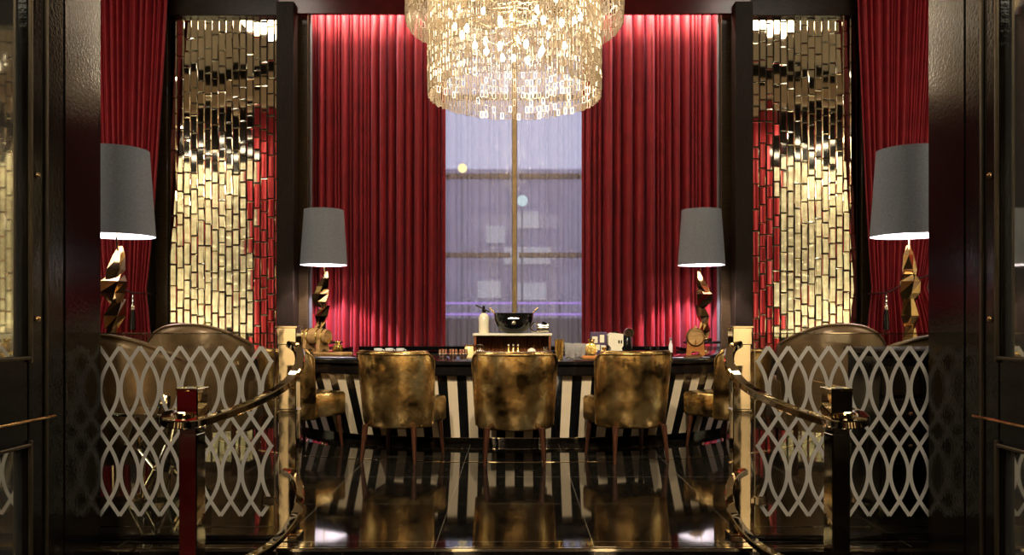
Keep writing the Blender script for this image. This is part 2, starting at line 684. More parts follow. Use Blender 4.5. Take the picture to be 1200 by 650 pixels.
# outside: street, facade, lamps
struct(MB().box((0, 40, -.7), (120, 56.5, .2)).build('street_ground', 'asphalt', smooth=0), 'brown street beyond the window')
struct(MB().box((0, 12.8, .2), (6, .2, 1.75), .01).build('wall_terrace', 'asphalt', smooth=0), 'low brown wall outside the window')
fb = thing('building', 'dim building across the street beyond the sheer curtain', 'building', (0, 38, -.6))
MB().box((0, 0, 4.2), (30, 3, 8.4), .05).build('facade', 'facade', fb, smooth=0)
MB().box((0, 0, 8.55), (30.4, 3.4, .3), .05).build('cornice', 'facade', fb, smooth=0)
for x, z, wd in ((-.9, 5.6, .9), (.5, 6.3, 1.3), (.6, 4.6, 2.2), (-1.2, 3.0, 1.1), (.7, 2.9, 1.6)):
    MB().box((x, -1.53, z), (wd, .06, .8), .01).build('window', 'lit_window', fb, smooth=0)
for lab, p, mt, h in (('yellow glowing street lamp seen at the upper left of the window', px(542, 197, 22), 'street_glow', .13),
                      ('cool white street lamp seen right of the central window bar', px(612, 235, 22), 'cool_glow', .16)):
    t = thing('street_lamp', lab, 'street lamp', (p.x, p.y, -.6), group='street lamps outside')
    MB().lathe([(.001, 0), (.14, 0), (.12, .1), (.05, .2), (.035, 1.5), (.03, p.z + .6 - .2), (.001, p.z + .6 - .2)], 10).build('pole', 'grey_metal', t)
    MB().ball((0, 0, p.z + .6), h, 12, 8).build('lamp_globe', mt, t)
rl = thing('railing', 'low metal railing outside that carries two violet light tubes', 'railing', (0, 13.56, -.6))
for x in (-2.4, -.8, .8, 2.4):
    MB().box((x, 0, 1.0), (.04, .05, 2.0), .004).build('baluster', 'grey_metal', rl)
for y in (355, 368):
    z = px(603, y, 13.5).z + .6
    MB().tube([(-2.5, -.045, z), (2.5, -.045, z)], .02, 8).build('light_tube', 'violet_glow', rl)

# pelmet, beams, pilasters, wall posts
struct(MB().box((0, 10.6, 5.51), (6.5, .06, .48), .006).build('trim_2', 'red_lacquer', smooth=0), 'dark red pelmet above the window curtains')
for i, s in ((3, -1), (4, 1)):
    struct(MB().box((s * 4.3, 10.94, 5.56), (2.1, .10, .38), .008).build('trim_%d' % i, 'beam', smooth=0), 'dark wood beam above the mirror mosaic')
for i, s in ((5, -1), (6, 1)):
    b = MB()
    b.box((s * 3.13, 10.72, 2.7), (.24, .5, 5.4), .006, mi=0)
    b.box((s * 2.945, 10.84, 2.7), (.13, .3, 5.4), .004, mi=1)
    b.box((s * 2.86, 10.78, 2.7), (.035, .05, 5.4), .004, mi=2)
    struct(b.build('trim_%d' % i, ['dark_wood', 'grain_wood', 'grey_metal'], smooth=0), 'dark wood pilaster beside the red curtain')
for i, s in ((7, -1), (8, 1)):
    b = MB()
    b.box((s * 5.04, 11.08, 2.7), (.17, .24, 5.4), .006, mi=0)
    struct(b.build('trim_%d' % i, ['grain_wood'], smooth=0), 'wood post at the outer edge of the mirror mosaic')
for s, nm in ((-1, 'left'), (1, 'right')):
    struct(MB().box((s * (SW - .012), (FW1 + BW) / 2, .16), (.024, BW - FW1, .32), .005).build('baseboard_' + nm, 'dark_wood', smooth=0))
# wainscot under the mosaics
for i, s in ((9, -1), (10, 1)):
    struct(MB().box((s * 4.11, 11.15, .235), (1.68, .5, .47), .006).build('trim_%d' % i, 'dark_wood', smooth=0), 'dark wood plinth under the mirror mosaic')

# ceiling lights
for lab, x, y, sx, sy in (('long recessed ceiling light above the chairs', 0, 4.9, 2.2, .7),
                          ('recessed ceiling light above the left lounge seats', -4.6, 6.6, 1.8, 1.1),
                          ('recessed ceiling light above the right lounge seats', 4.6, 6.6, 1.8, 1.1)):
    t = thing('ceiling_light', lab, 'ceiling light', (x, y, CEIL), group='recessed ceiling lights')
    b = MB()
    for s in (-1, 1):
        b.box((s * (sx / 2 + .05), 0, -.02), (.1, sy + .2, .04), .005)
        b.box((0, s * (sy / 2 + .05), -.02), (sx, .1, .04), .005)
    b.build('frame', 'brass', t)
    MB().box((0, 0, -.012), (sx, sy, .02)).build('diffuser', 'coffer', t, smooth=0)


# ------------------------------------------------------------------ mirror mosaics
def mosaic(wd, ht, seed, cw=.1, tilt=.006):
    rnd = random.Random(seed)
    b = MB()
    n = round(wd / cw)
    cw = wd / n
    for i in range(n):
        z = rnd.uniform(-.2, 0)
        x0, x1 = -wd / 2 + i * cw + .002, -wd / 2 + (i + 1) * cw - .002
        while z < ht:
            h = rnd.choice((.17, .22, .26, .31, .36))
            a, c = max(0, z) + .002, min(ht, z + h) - .002
            z += h
            if c - a < .05:
                continue
            bv, d = .013, .014
            ty, tx = rnd.uniform(-tilt, tilt), rnd.uniform(-tilt, tilt)

            def fy(x, zz):
                return -d + (x - (x0 + x1) / 2) * tx + (zz - (a + c) / 2) * ty
            o = [(x0, -.004, a), (x1, -.004, a), (x1, -.004, c), (x0, -.004, c)]
            q = [(x0 + bv, a + bv), (x1 - bv, a + bv), (x1 - bv, c - bv), (x0 + bv, c - bv)]
            f = [(x, fy(x, zz), zz) for x, zz in q]
            b.add(o + f, [(4, 5, 6, 7), (0, 1, 5, 4), (1, 2, 6, 5), (2, 3, 7, 6), (3, 0, 4, 7)])
    return b


def flip(o):
    """faces of an open relief must look towards -Y"""
    me = o.data
    if sum(p.normal.y * p.area for p in me.polygons) > 0:
        me.flip_normals()


def mosaic_panel(name, label, loc, rotz, wd, ht, seed, mt, tilt=.014):
    t = thing(name, label, 'wall panel', loc, rotz)
    o = mosaic(wd, ht, seed, tilt=tilt).build('tile_facing', mt, t, smooth=0)
    flip(o)
    MB().box((0, .02, ht / 2), (wd + .02, .045, ht + .02), .003).build('backing_board', 'pale_stone', t, smooth=0)
    return t


mosaic_panel('mirror_mosaic', 'gold tinted mirror mosaic with brick pattern left of the window curtains', (-4.135, 11.0, .49), 0, 1.6, 4.9, 3, 'mirror')
mosaic_panel('mirror_mosaic', 'gold tinted mirror mosaic with brick pattern right of the window curtains', (4.10, 11.0, .49), 0, 1.6, 4.9, 9, 'mirror')
mosaic_panel('gilded_mosaic', 'gilded wall mosaic left of the doorway seen in the left mirrors', (-7.35, FW1 + .05, .7), PI, 2.2, 4.0, 5, 'gold_tile', .03)
mosaic_panel('gilded_mosaic', 'gilded wall mosaic right of the doorway seen in the right mirrors', (7.35, FW1 + .05, .7), PI, 2.2, 4.0, 6, 'gold_tile', .03)


for s, side in ((-1, 'left'), (1, 'right')):  # unseen side panels added to brighten the reflection in the door glass
    mosaic_panel('gilded_mosaic', 'gilded mosaic on the %s side wall glimpsed in the smoked door glass' % side, (s * (SW - .05), 6.1, .7), -s * PI / 2, 4.2, 4.0, 15 + s, 'gold_tile', .03)


# ------------------------------------------------------------------ curtains
def fold_fn(seed, n, amp):
    rnd = random.Random(seed)
    ks = []
    u = 0
    edges = [0]
    while u < 1:
        u += rnd.choice((.5, .7, .9, 1.2, 1.6)) * rnd.uniform(.85, 1.15) / n
        edges.append(u)
    amps = [rnd.uniform(.6, 1.25) for _ in edges]
    skew = [rnd.uniform(.75, 1.35) for _ in edges]

    def f(u):
        for i in range(len(edges) - 1):
            if u <= edges[i + 1]:
                w = edges[i + 1] - edges[i]
                t = (u - edges[i]) / w
                t = t ** skew[i]
                return amp * amps[i] * min(1.5, w * n) * ((1 - abs(2 * t - 1) ** 2.6) - .4)
        return 0
    return f


def curtain(label, x0, x1, y, z0, z1, seed, n, amp, mt='velvet', name='curtain', group=None, rotz=0, origin=(0, 0, 0), wander=.004):
    f = fold_fn(seed, n, amp)
    rnd = random.Random(seed + 100)
    ph = rnd.uniform(0, 6)

    def fn(u, v):
        uu = min(1, max(0, u + wander * math.sin(v * 2.2 + ph + u * 5) * (1 - v)))
        return (x0 + (x1 - x0) * u, y - f(uu) * (.8 + .25 * (1 - v)), z0 + (z1 - z0) * v)
    o = MB().grid(fn, n * 20, 8).build(name, mt, smooth=80)
    o.location = origin
    o.rotation_euler.z = rotz
    sol = o.modifiers.new('cloth', 'SOLIDIFY')
    sol.thickness = .004
    tag(o, label, 'curtain', group)
    return o


curtain('straight red velvet curtain left of the window', -2.93, -.975, 11.0, .01, 5.68, 1, 21, .15)
curtain('straight red velvet curtain right of the window', .965, 2.96, 11.0, .01, 5.68, 2, 21, .15)
curtain('white sheer curtain covering the left half of the window', -1.25, -.03, 11.2, .01, 5.6, 3, 13, .09, 'sheer', 'sheer_curtain', 'sheer curtains')
curtain('white sheer curtain covering the right half of the window', .03, 1.25, 11.2, .01, 5.6, 4, 13, .09, 'sheer', 'sheer_curtain', 'sheer curtains')
curtain('red velvet curtain on the doorway wall seen in the left mirrors', -.62, .62, 0, .02, 6.0, 5, 15, .07, rotz=PI, origin=(-5.6, FW1 + .1, 0))
curtain('red velvet curtain on the doorway wall seen in the right mirrors', -.62, .62, 0, .02, 6.0, 6, 15, .07, rotz=PI, origin=(5.6, FW1 + .1, 0))


def tied_curtain(label, s, seed, tieX, tieZ, top0, top1):
    Y = 10.74
    n = 24
    f = fold_fn(seed, n, .085)

    def fn(u, v):
        z = .01 + 5.74 * v
        if z > tieZ:
            k = (z - tieZ) / (5.75 - tieZ)
            k = k ** .75
            a, c = tieX + .62 + (top0 - tieX - .62) * k, tieX - .14 + (top1 - tieX + .14) * k
            am = .75 + .5 * k
        else:
            k = (tieZ - z) / tieZ
            q = min(1, k * 2.2) ** .7
            a, c = tieX + .62 + .22 * q, tieX - .14 - .08 * q
            am = .75 + .45 * q
        return (s * (a + (c - a) * u), Y - f(u) * am, z)
    o = MB().grid(fn, n * 14, 46).build('tied_curtain', 'velvet', smooth=80)
    o.modifiers.new('cloth', 'SOLIDIFY').thickness = .004
    tag(o, label, 'curtain')
    t = thing('curtain_tieback', 'dark cord with a beaded black tassel around the %s tied red curtain' % ('left' if s < 0 else 'right'), 'tieback',
              (s * tieX, Y, tieZ))
    pts = [(s * -.17, .02, -.05), (s * -.10, -.13, -.045), (s * .03, -.14, -.03), (s * .18, -.13, .05), (s * .34, -.12, .13), (s * .6, -.09, .2), (s * .7, .02, .22)]
    MB().tube(spline(pts), .013, 8).build('cord', 'rope', t)
    b = MB()
    b.lathe([(.001, -.04), (.012, -.045), (.006, -.07), (.022, -.10), (.008, -.13), (.022, -.16), (.009, -.19), (.03, -.23), (.03, -.27), (.001, -.275)], 14, (s * -.01, -.16, 0))
    b.build('tassel_beads', 'chrome', t)
    b = MB()
    b.lathe([(.001, -.275), (.03, -.28), (.038, -.40), (.044, -.55), (.001, -.552)], 16, (s * -.01, -.16, 0))
    b.build('tassel_skirt', 'black', t)


tied_curtain('red velvet curtain tied back left of the left mirror mosaic', -1, 11, 5.27, 1.47, 6.3, 4.80)
tied_curtain('red velvet curtain tied back right of the right mirror mosaic', 1, 12, 5.13, 1.47, 6.3, 4.76)

# ------------------------------------------------------------------ doors
for i, s in ((1, -1), (2, 1)):
    d = thing('door_%d' % i, 'open black door leaf with smoked glass on the %s' % ('left' if s < 0 else 'right'), 'door', (s * DX, FW0 - .01, -.33))
    d['kind'] = 'structure'
    d.rotation_euler.z = R(2.0) if s > 0 else R(-1.9)
    if s > 0:
        d.rotation_euler.z = R(.2)
    H, W, T = 4.2, 1.3, .06
    x = s * T / 2
    b = MB()
    b.box((x, -.12, H / 2), (T, .24, H), .006)
    b.box((x, -W + .08, H / 2), (T, .16, H), .006)
    for z0, z1 in ((0.01, .3), (.90, 1.26), (H - .25, H - .01)):
        b.box((x, -.24 - (W - .40) / 2, (z0 + z1) / 2), (T, W - .40, z1 - z0), .006)
    b.build('leaf_frame', 'lacquer', d, smooth=0)
    for z0, z1, nm in ((.3, .90, 'lower_pane'), (1.26, H - .25, 'upper_pane')):
        MB().box((x, -.24 - (W - .40) / 2, (z0 + z1) / 2), (.012, W - .40, z1 - z0)).build(nm, 'dark_glass', d, smooth=0)
        b = MB()
        xf = s * .004 + (-s * .012)
        for yy in (-.235, -W + .155):
            b.box((xf, yy, (z0 + z1) / 2), (.016, .014, z1 - z0 + .04), .003)
        for zz in (z0, z1):
            b.box((xf, -.24 - (W - .40) / 2, zz), (.016, W - .40, .014), .003)
        b.build('glazing_bead', 'dark_bead', d, smooth=0)
    MB().box((-s * .006, -.24 - (W - .40) / 2 + .10, 1.0), (.014, W - .26, .012), .003).build('rail_moulding', 'bronze', d, smooth=0)
    MB().box((-s * .006, -.13, H / 2), (.012, .016, H - .1), .003).build('stile_moulding', 'dark_bead', d, smooth=0)
    for z in (1.42, 2.02):
        MB().ball((-s * .012, -.20, z), .014, 10, 6).build('stud', 'bronze', d)
    MB().lathe([(.001, 0), (.03, 0), (.03, .01), (.012, .02), (.012, .05), (.03, .06), (.034, .08), (.001, .09)], 14, (-s * .0, 0, 0), axis='x' if s < 0 else 'x').build('door_knob', 'brass', d, loc=(-s * .0, -W + .08, 1.08), rotz=PI if s > 0 else 0)

# ------------------------------------------------------------------ balustrades, posts and handrails
GY = 3.81
for s, side in ((-1, 'left'), (1, 'right')):
    t = thing('glass_balustrade', 'etched glass balustrade panel with looping oval lines, %s of the steps' % side, 'balustrade', (0, GY, 0))
    x0, x1 = 1.185, 2.40
    MB().box((s * (x0 + x1) / 2, 0, .51), (x1 - x0, .014, 1.012), .002).build('glass_pane', 'panel_glass', t, smooth=0)
    # etched pattern: two families of sine lines over one full wave
    b = MB()
    ZT, ZB, pitch, A, hw, N = .952, .116, .1, .0945, .0092, 64
    k = 0
    for k in range(-3, 18):
        for sg in (-1, 1):
            pts = []
            for q in range(N + 1):
                tt = q / N
                xx = 1.255 + .1 * k + sg * A * math.sin(2 * PI * tt)
                zz = ZT + (ZB - ZT) * tt
                pts.append((xx, zz))
            seg = []
            for q in range(N + 1):
                a = pts[max(0, q - 1)]
                c = pts[min(N, q + 1)]
                dx, dz = c[0] - a[0], c[1] - a[1]
                L = math.hypot(dx, dz)
                nx, nz = -dz / L * hw, dx / L * hw
                seg.append((pts[q], nx, nz))
            for q in range(N):
                (p, nx, nz), (r, mx, mz) = seg[q], seg[q + 1]
                if min(p[0], r[0]) < x0 + .012 or max(p[0], r[0]) > x1 - .02:
                    continue
                y = -.0082 if sg > 0 else -.0090
                b.add([(s * (p[0] + nx), y, p[1] + nz), (s * (p[0] - nx), y, p[1] - nz), (s * (r[0] - mx), y, r[1] - mz), (s * (r[0] + mx), y, r[1] + mz)], [(0, 1, 2, 3)])
    b.build('etched_pattern', 'etch', t, smooth=0)
    b = MB()
    b.box((s * (x0 + x1) / 2, -.009, .062), (x1 - x0, .003, .006))
    b.box((s * (x0 + .004), -.009, .52), (.006, .003, .9))
    b.box((s * (x0 + x1) / 2, 0, 1.019), (x1 - x0, .012, .004))
    b.build('border_line', 'chrome', t, smooth=0)
    MB().box((s * (x0 + x1) / 2, 0, .012), (x1 - x0, .05, .022), .004).build('base_channel', 'lacquer_flat', t, smooth=0)
    for z in (.71, .19):
        b = MB()
        b.box((s * (x0 + .03), -.014, z), (.06, .012, .045), .004)
        b.box((s * (x0 + .03), .014, z), (.06, .012, .045), .004)
        b.box((s * (x0 - .005), 0, z), (.03, .03, .03), .004)
        b.build('clamp', 'brass', t, smooth=0)
    # upright at the top of the steps
    t = thing('newel_post', 'tall square polished brass post at the inner end of the %s glass panel' % side, 'post', (s * 1.118, GY, 0))
    b = MB()
    b.box((0, 0, .5), (.088, .075, .94), .004)
    b.build('shaft', 'brass', t, smooth=0)
    b = MB()
    b.box((0, 0, 1.005), (.096, .09, .085), .004)
    b.box((0, 0, 1.05), (.11, .10, .012), .003)
    b.build('cap', 'brass', t, smooth=0)
    b = MB()
    MB().box((0, 0, .015), (.12, .11, .03), .004).build('foot_plate', 'brass', t, smooth=0)
    MB().box((0, 0, .64), (.096, .082, .015), .003).build('collar', 'brass', t, smooth=0)
    # rails
    up = [(1.10, 3.775, .966), (1.04, 3.70, .935), (1.004, 3.57, .865), (1.035, 3.43, .787), (1.12, 3.25, .728), (1.19, 3.06, .70), (1.24, 2.935, .690),
          (1.292, 2.91, .694), (1.338, 2.945, .703), (1.362, 3.04, .712), (1.355, 3.13, .716), (1.31, 3.165, .718), (1.27, 3.15, .718)]
    t = thing('handrail', 'curled polished brass handrail on the %s sweeping down to the short post' % side, 'handrail', (0, 0, 0))
    MB().tube([(s * x, y, z) for x, y, z in spline(up, 10)], 0, rect=(.045, .032)).build('upper_rail', 'brass', t, smooth=35)
    lo = [(1.128, 3.77, .34), (1.055, 3.70, .318), (.998, 3.57, .262), (.99, 3.43, .19), (1.025, 3.26, .135), (1.08, 3.1, .12), (1.18, 3.0, .11), (1.232, 3.03, .105)]
    MB().tube([(s * x, y, z) for x, y, z in spline(lo, 10)], 0, rect=(.04, .03)).build('lower_rail', 'brass', t, smooth=35)
    # short post at the foot of the steps
    t = thing('newel_post', 'short square polished post ringed by the curled end of the %s handrail' % side, 'post', (s * 1.28, 3.05, -.34), R(5) * s)
    MB().box((0, 0, .5), (.074, .074, .96), .004).build('shaft', 'chrome', t, smooth=0)
    b = MB()
    b.box((0, 0, 1.09), (.086, .086, .125), .004)
    b.box((0, 0, 1.155), (.092, .092, .008), .002)
    b.box((0, 0, .995), (.07, .07, .07), .003)
    b.build('cap', 'chrome', t, smooth=0)
    MB().box((0, 0, .015), (.13, .13, .03), .005).build('foot_plate', 'chrome', t, smooth=0)

# ------------------------------------------------------------------ the bar
BX, BY = 0.0, 9.1
PA, PB, PN, PY = 2.3, 1.9, 2.5, 8.56      # rounded plan of the bar at its foot


def bar_path(n=110):
    raw = [(-PA, 9.33), (-PA, 9.1), (-PA, 8.8)]
    for q in range(401):
        a = -PI / 2 + PI * q / 400
        sx, cx = math.sin(a), max(0, math.cos(a))
        raw.append((PA * math.copysign(abs(sx) ** (2 / PN), sx), PY - PB * cx ** (2 / PN)))
    raw += [(PA, 8.8), (PA, 9.1), (PA, 9.33)]
    raw = [Vector((x, y, 0)) for x, y in raw]
    acc = [0]
    for a, c in zip(raw, raw[1:]):
        acc.append(acc[-1] + (c - a).length)
    pts = []
    k = 0
    for q in range(n + 1):
        t = acc[-1] * q / n
        while k < len(acc) - 2 and acc[k + 1] < t:
            k += 1
        f = (t - acc[k]) / max(1e-6, acc[k + 1] - acc[k])
        pts.append(raw[k].lerp(raw[k + 1], f))
    nr = []
    for q in range(n + 1):
        d = pts[min(n, q + 1)] - pts[max(0, q - 1)]
        nr.append(Vector((d.y, -d.x, 0)).normalized())
    for _ in range(3):
        nr = [(nr[max(0, q - 1)] + nr[q] + nr[min(n, q + 1)]).normalized() for q in range(n + 1)]
    return pts, nr


BP, BN = bar_path()


def along_bar(b, prof, mif=None, caps=False, q0=0, q1=None):
    q1 = len(BP) if q1 is None else q1
    L = len(prof)
    o = len(b.v)
    for p, n in list(zip(BP, BN))[q0:q1]:
        b.v += [tuple(p + n * f + Vector((0, 0, z))) for f, z in prof]
    K = q1 - q0
    for i in range(K - 1):
        for q in range(L - 1):
            b.f.append([o + i * L + q, o + (i + 1) * L + q, o + (i + 1) * L + q + 1, o + i * L + q + 1])
            b.m.append(mif(i) if mif else 0)
    if caps:
        b.f.append([o + q for q in range(L - 1)])
        b.m.append(0)
        b.f.append([o + (K - 1) * L + q for q in range(L - 1)])
        b.m.append(0)
    return b


bar = thing('bar_counter', 'rounded black bar counter with black and cream striped front', 'bar counter', (0, 0, 0))
along_bar(MB(), [(-.08, 0), (-.02, 0), (-.02, .075), (-.08, .075), (-.08, 0)], caps=True).build('plinth', 'black', bar)
along_bar(MB(), [(-.019, .045), (-.004, .045), (-.004, .066), (-.019, .066), (-.019, .045)], caps=True).build('plinth_band', 'chrome', bar)
along_bar(MB(), [(.09, .065), (.285, .61)], mif=lambda i: (i + 1) % 2).build('striped_front', ['black', 'cream'], bar, smooth=20)
along_bar(MB(), [(.275, .61), (.335, .61), (.345, .62), (.345, .69), (.28, .70)]).build('fascia', 'lacquer_flat', bar)
along_bar(MB(), [(-.34, .70), (.365, .70), (.38, .708), (.38, .732), (.365, .74), (-.34, .74), (-.34, .70)], caps=True).build('counter_top', 'black', bar)
along_bar(MB(), [(-.34, 0), (-.30, 0), (-.30, .70), (-.34, .70), (-.34, 0)], caps=True).build('inner_panel', 'dark_wood', bar)
t = thing('back_counter', 'straight black counter behind the bar in front of the curtains', 'counter', (0, 9.62, 0))
MB().box((0, 0, .35), (3.7, .42, .66), .006).build('cabinet', 'lacquer_flat', t, smooth=0)
MB().box((0, 0, .715), (3.8, .5, .05), .006).build('counter_top', 'black', t, smooth=0)
for x in (-1.4, -.7, 0, .7, 1.4):
    dd = MB().box((x, -.215, .36), (.66, .02, .58), .004).build('cabinet_door', 'dark_wood', t, smooth=0)
    MB().box((x + .26, -.235, .5), (.014, .02, .14), .004).build('handle', 'brass', dd, smooth=0)
struct(along_bar(MB(), [(.83, .0005), (.83, .003), (.85, .003), (.85, .0005)], q0=22, q1=89).build('trim_11', 'brass'), 'thin metal arc inlaid in the floor around the bar')


# ------------------------------------------------------------------ bar chairs
def make_chair(label):
    t = thing('tub_chair', label, 'chair', group='gold leather chairs around the bar')
    Z0, ZT, TH = .255, .845, .07
    NSG = 28
    rings, outer, inner, sides = [], [], [], [[], []]
    for i in range(NSG + 1):
        s = -1 + 2 * i / NSG
        a = s * R(72)
        sx = math.sin(a) / math.sin(R(72))
        base = Vector((.285 * sx, -.285 + .20 * (1 - math.cos(a)) / (1 - math.cos(R(72))), 0))
        nrm = Vector((math.sin(a) * .75, -math.cos(a), 0)).normalized()
        e = max(0, (abs(s) - .82) / .18)
        zt = ZT - .055 * e * e
        ring = []
        prof = []
        h = TH / 2
        for n_, z_ in ((-h, Z0 + .02), (-h, Z0 + .2), (-h, zt - .2), (-h, zt - .03), (-h * .6, zt - .006), (0, zt), (h * .6, zt - .006), (h, zt - .03), (h, zt - .2), (h, Z0 + .2), (h, Z0 + .02), (h * .6, Z0), (-h * .6, Z0)):
            k = (z_ - Z0) / (ZT - Z0)
            taper = .90 + .12 * k ** .8
            p = Vector((base.x * taper, base.y * (1 - .04 * (1 - k)) - .05 * k + .02, z_)) + nrm * n_
            ring.append(p)
        rings.append(ring)
        outer.append(ring[7] + nrm * .002 + Vector((0, 0, .004)))
        inner.append(ring[3] - nrm * .002 + Vector((0, 0, .004)))
    MB().loft(rings).build('backrest', 'leather', t, smooth=60)
    b = MB()
    lside = [rings[0][k] for k in (10, 9, 8)]
    rside = [rings[-1][k] for k in (8, 9, 10)]
    b.tube(lside + outer + rside, .008, 6)
    b.tube(inner, .007, 6)
    b.build('piping', 'leather', t, smooth=60)
    for ring in (rings[0], rings[-1]):
        pts, rad = [], []
        for q in range(43):
            p = ring[10].lerp(ring[9], q / 10) if q <= 10 else ring[9].lerp(ring[8], (q - 10) / 32)
            pts.append(p + Vector((0, .006, 0)))
            rad.append((.002, .006, .006)[q % 3])
        MB().tube(pts, rad, 6).build('nail_trim', 'gold', t)
    # seat: trapezoid cushion with rounded rim
    rg = []
    for z, ins in ((.265, .012), (.285, 0), (.44, 0), (.462, .01), (.47, .035)):
        pts = []
        for x, y in ((-.17, -.20), (.17, -.20), (.235, -.02), (.262, .27), (-.262, .27), (-.235, -.02)):
            pts.append((x - math.copysign(ins, x), y - math.copysign(ins, y) if abs(y) > .01 else y, z))
        rg.append(pts)
    MB().loft(rg).build('seat', 'leather', t, smooth=35)
    for x, y in ((-.20, -.235), (.20, -.235), (-.225, .22), (.225, .22)):
        dx, dy = .02 * (1 if x > 0 else -1), .03 * (1 if y > 0 else -1)
        rr = []
        for z, k in ((0, .012), (.15, .018), (.275, .024)):
            f = 1 - z / .275
            rr.append([(x + dx * f + math.cos(q * PI / 4 + PI / 8) * k, y + dy * f + math.sin(q * PI / 4 + PI / 8) * k, z) for q in range(8)])
        MB().loft(rr).build('leg', 'leg_wood', t, smooth=50)
    return t


RC = 3.17
seats = ((0, 'gold leather tub chair at the middle of the bar, its back squarely to the viewer'),
         (-16.2, 'gold leather tub chair just left of the middle chair at the striped bar'),
         (16.2, 'gold leather tub chair just right of the middle chair at the striped bar'),
         (-35, 'gold leather tub chair turned sideways beside the left brass post'),
         (35, 'gold leather tub chair turned sideways beside the right brass post'))
proto = None
for a, lab in seats:
    loc = (BX + RC * math.sin(R(a)), BY - RC * math.cos(R(a)), 0)
    if proto is None:
        proto = make_chair(lab)
        proto.location = loc
        proto.rotation_euler.z = R(a)
    else:
        dup(proto, loc, R(a), lab)


# ------------------------------------------------------------------ chandelier
ch = thing('chandelier', 'large two tier crystal chandelier hanging above the bar', 'chandelier', (CHX, CHY, CEIL))
dz = -CEIL


SRND = random.Random(5)


def strand_mesh(z0, z1):
    b = MB()
    z = z0
    L, g = .072, .008
    w, t = .0185, .006
    k = 0
    while z < z1:
        # one cut link: an open rectangle, each turned a little differently
        zo, zi = z + L, z
        wi, e = w - .0065, .0065
        a = [(-w, zi), (w, zi), (w, zo), (-w, zo)]
        c = [(-wi, zi + e), (wi, zi + e), (wi, zo - e), (-wi, zo - e)]
        vs = []
        yaw = SRND.uniform(-.5, .5)
        ca, sa = math.cos(yaw), math.sin(yaw)
        for y, ring in ((-t, a), (-t, c), (t, c), (t, a)):
            vs += [(x * ca - y * sa, x * sa + y * ca, q) for x, q in ring]
        fs = []
        for r0, r1 in ((0, 1), (1, 2), (2, 3), (3, 0)):
            for q in range(4):
                fs.append((r0 * 4 + q, r0 * 4 + (q + 1) % 4, r1 * 4 + (q + 1) % 4, r1 * 4 + q))
        b.add(vs, fs)
        z += L + g
        k += 1
    return b


RL, RU = .914, 1.15
ZL, ZU = 3.44, 4.215
lows = [strand_mesh(ZL + dz, 4.95 + dz) for _ in range(6)]
upps = [strand_mesh(ZU + dz, 5.45 + dz) for _ in range(6)]
NL, NU = 116, 140
SP = []
for i in range(NL):
    a = 2 * PI * i / NL
    SP.append((0, RL, a, random.uniform(-.012, .012)))
for i in range(NU):
    a = 2 * PI * i / NU
    SP.append((1, RU, a, random.uniform(-.012, .012)))
front = [s for s in SP if s[0] == 0 and math.sin(s[2]) < .2][:76]
front += [s for s in SP if s[0] == 1 and s not in front and abs(math.cos(s[2])) > .80 and math.sin(s[2]) < .5][:24]
rest = [s for s in SP if s not in front]
first = {}
for kind, r, a, off in front:
    yaw = a + PI / 2 + random.uniform(-.3, .3)
    loc = (r * math.cos(a), r * math.sin(a), off)
    key = (kind, SRND.randrange(6))
    if key not in first:
        o = (lows if kind == 0 else upps)[key[1]].build('crystal_strand', 'crystal', ch, smooth=0)
        first[key] = o
    else:
        o = first[key].copy()
        COL.objects.link(o)
        o.parent = ch
    o.location = loc
    o.rotation_euler.z = yaw
b = MB()
for kind, r, a, off in rest:
    yaw = a + PI / 2 + random.uniform(-.3, .3)
    c, s_ = math.cos(yaw), math.sin(yaw)
    src = (lows if kind == 0 else upps)[SRND.randrange(6)]
    b.add([(x * c - y * s_ + r * math.cos(a), x * s_ + y * c + r * math.sin(a), z + off) for x, y, z in src.v], src.f)
o = b.build('crystal_curtain', 'crystal', ch, smooth=0)
o['kind'] = 'stuff'
b = MB()
for r, z in ((RL, 4.96 + dz), (RU, 5.46 + dz)):
    b.lathe([(r - .02, z), (r + .02, z), (r + .02, z + .03), (r - .02, z + .03), (r - .02, z)], 64)
for q in range(6):
    a = q * PI / 3
    b.tube([(0, 0, 4.975 + dz), (RL * math.cos(a), RL * math.sin(a), 4.975 + dz)], .012, 6)
    b.tube([(0, 0, 5.475 + dz), (RU * math.cos(a), RU * math.sin(a), 5.475 + dz)], .012, 6)
b.build('ring_frame', 'brass', ch)
MB().lathe([(.001, -.02), (.03, -.02), (.03, -.7), (.025, -3.0), (.001, -3.02)], 12).build('stem', 'brass', ch)
MB().lathe([(.001, -.001), (.3, -.001), (.3, -.04), (.26, -.06), (.001, -.08)], 32).build('ceiling_rose', 'brass', ch)
rb = random.Random(21)
bulbs = []
for ring, (r, z, n) in enumerate(((.30, 3.93, 6), (.56, 4.10, 9), (.70, 4.32, 11), (.45, 4.5, 8), (.95, 4.62, 12))):
    for i in range(n):
        a = 2 * PI * (i + .37 * ring) / n + rb.uniform(-.12, .12)
        bulbs.append((r * math.cos(a), r * math.sin(a), z + rb.uniform(-.05, .05)))
bm0 = None
bs = MB()
bs.lathe([(.001, -.05), (.016, -.045), (.026, -.02), (.024, .01), (.012, .035), (.001, .036)], 12)
for p in bulbs:
    if bm0 is None:
        o = bm0 = bs.build('bulb', 'bulb', ch)
    else:
        o = bm0.copy()
        COL.objects.link(o)
        o.parent = ch
    o.location = (p[0], p[1], p[2] + dz)
b = MB()
for p in bulbs:
    b.tube([(p[0], p[1], p[2] + dz + .036), (p[0], p[1], p[2] + dz + .11)], .011, 6)
    b.tube([(p[0], p[1], p[2] + dz + .10), (p[0] * .5, p[1] * .5, p[2] + dz + .05), (0, 0, p[2] + dz + .12)], .005, 5)
b.build('bulb_arms', 'brass', ch)


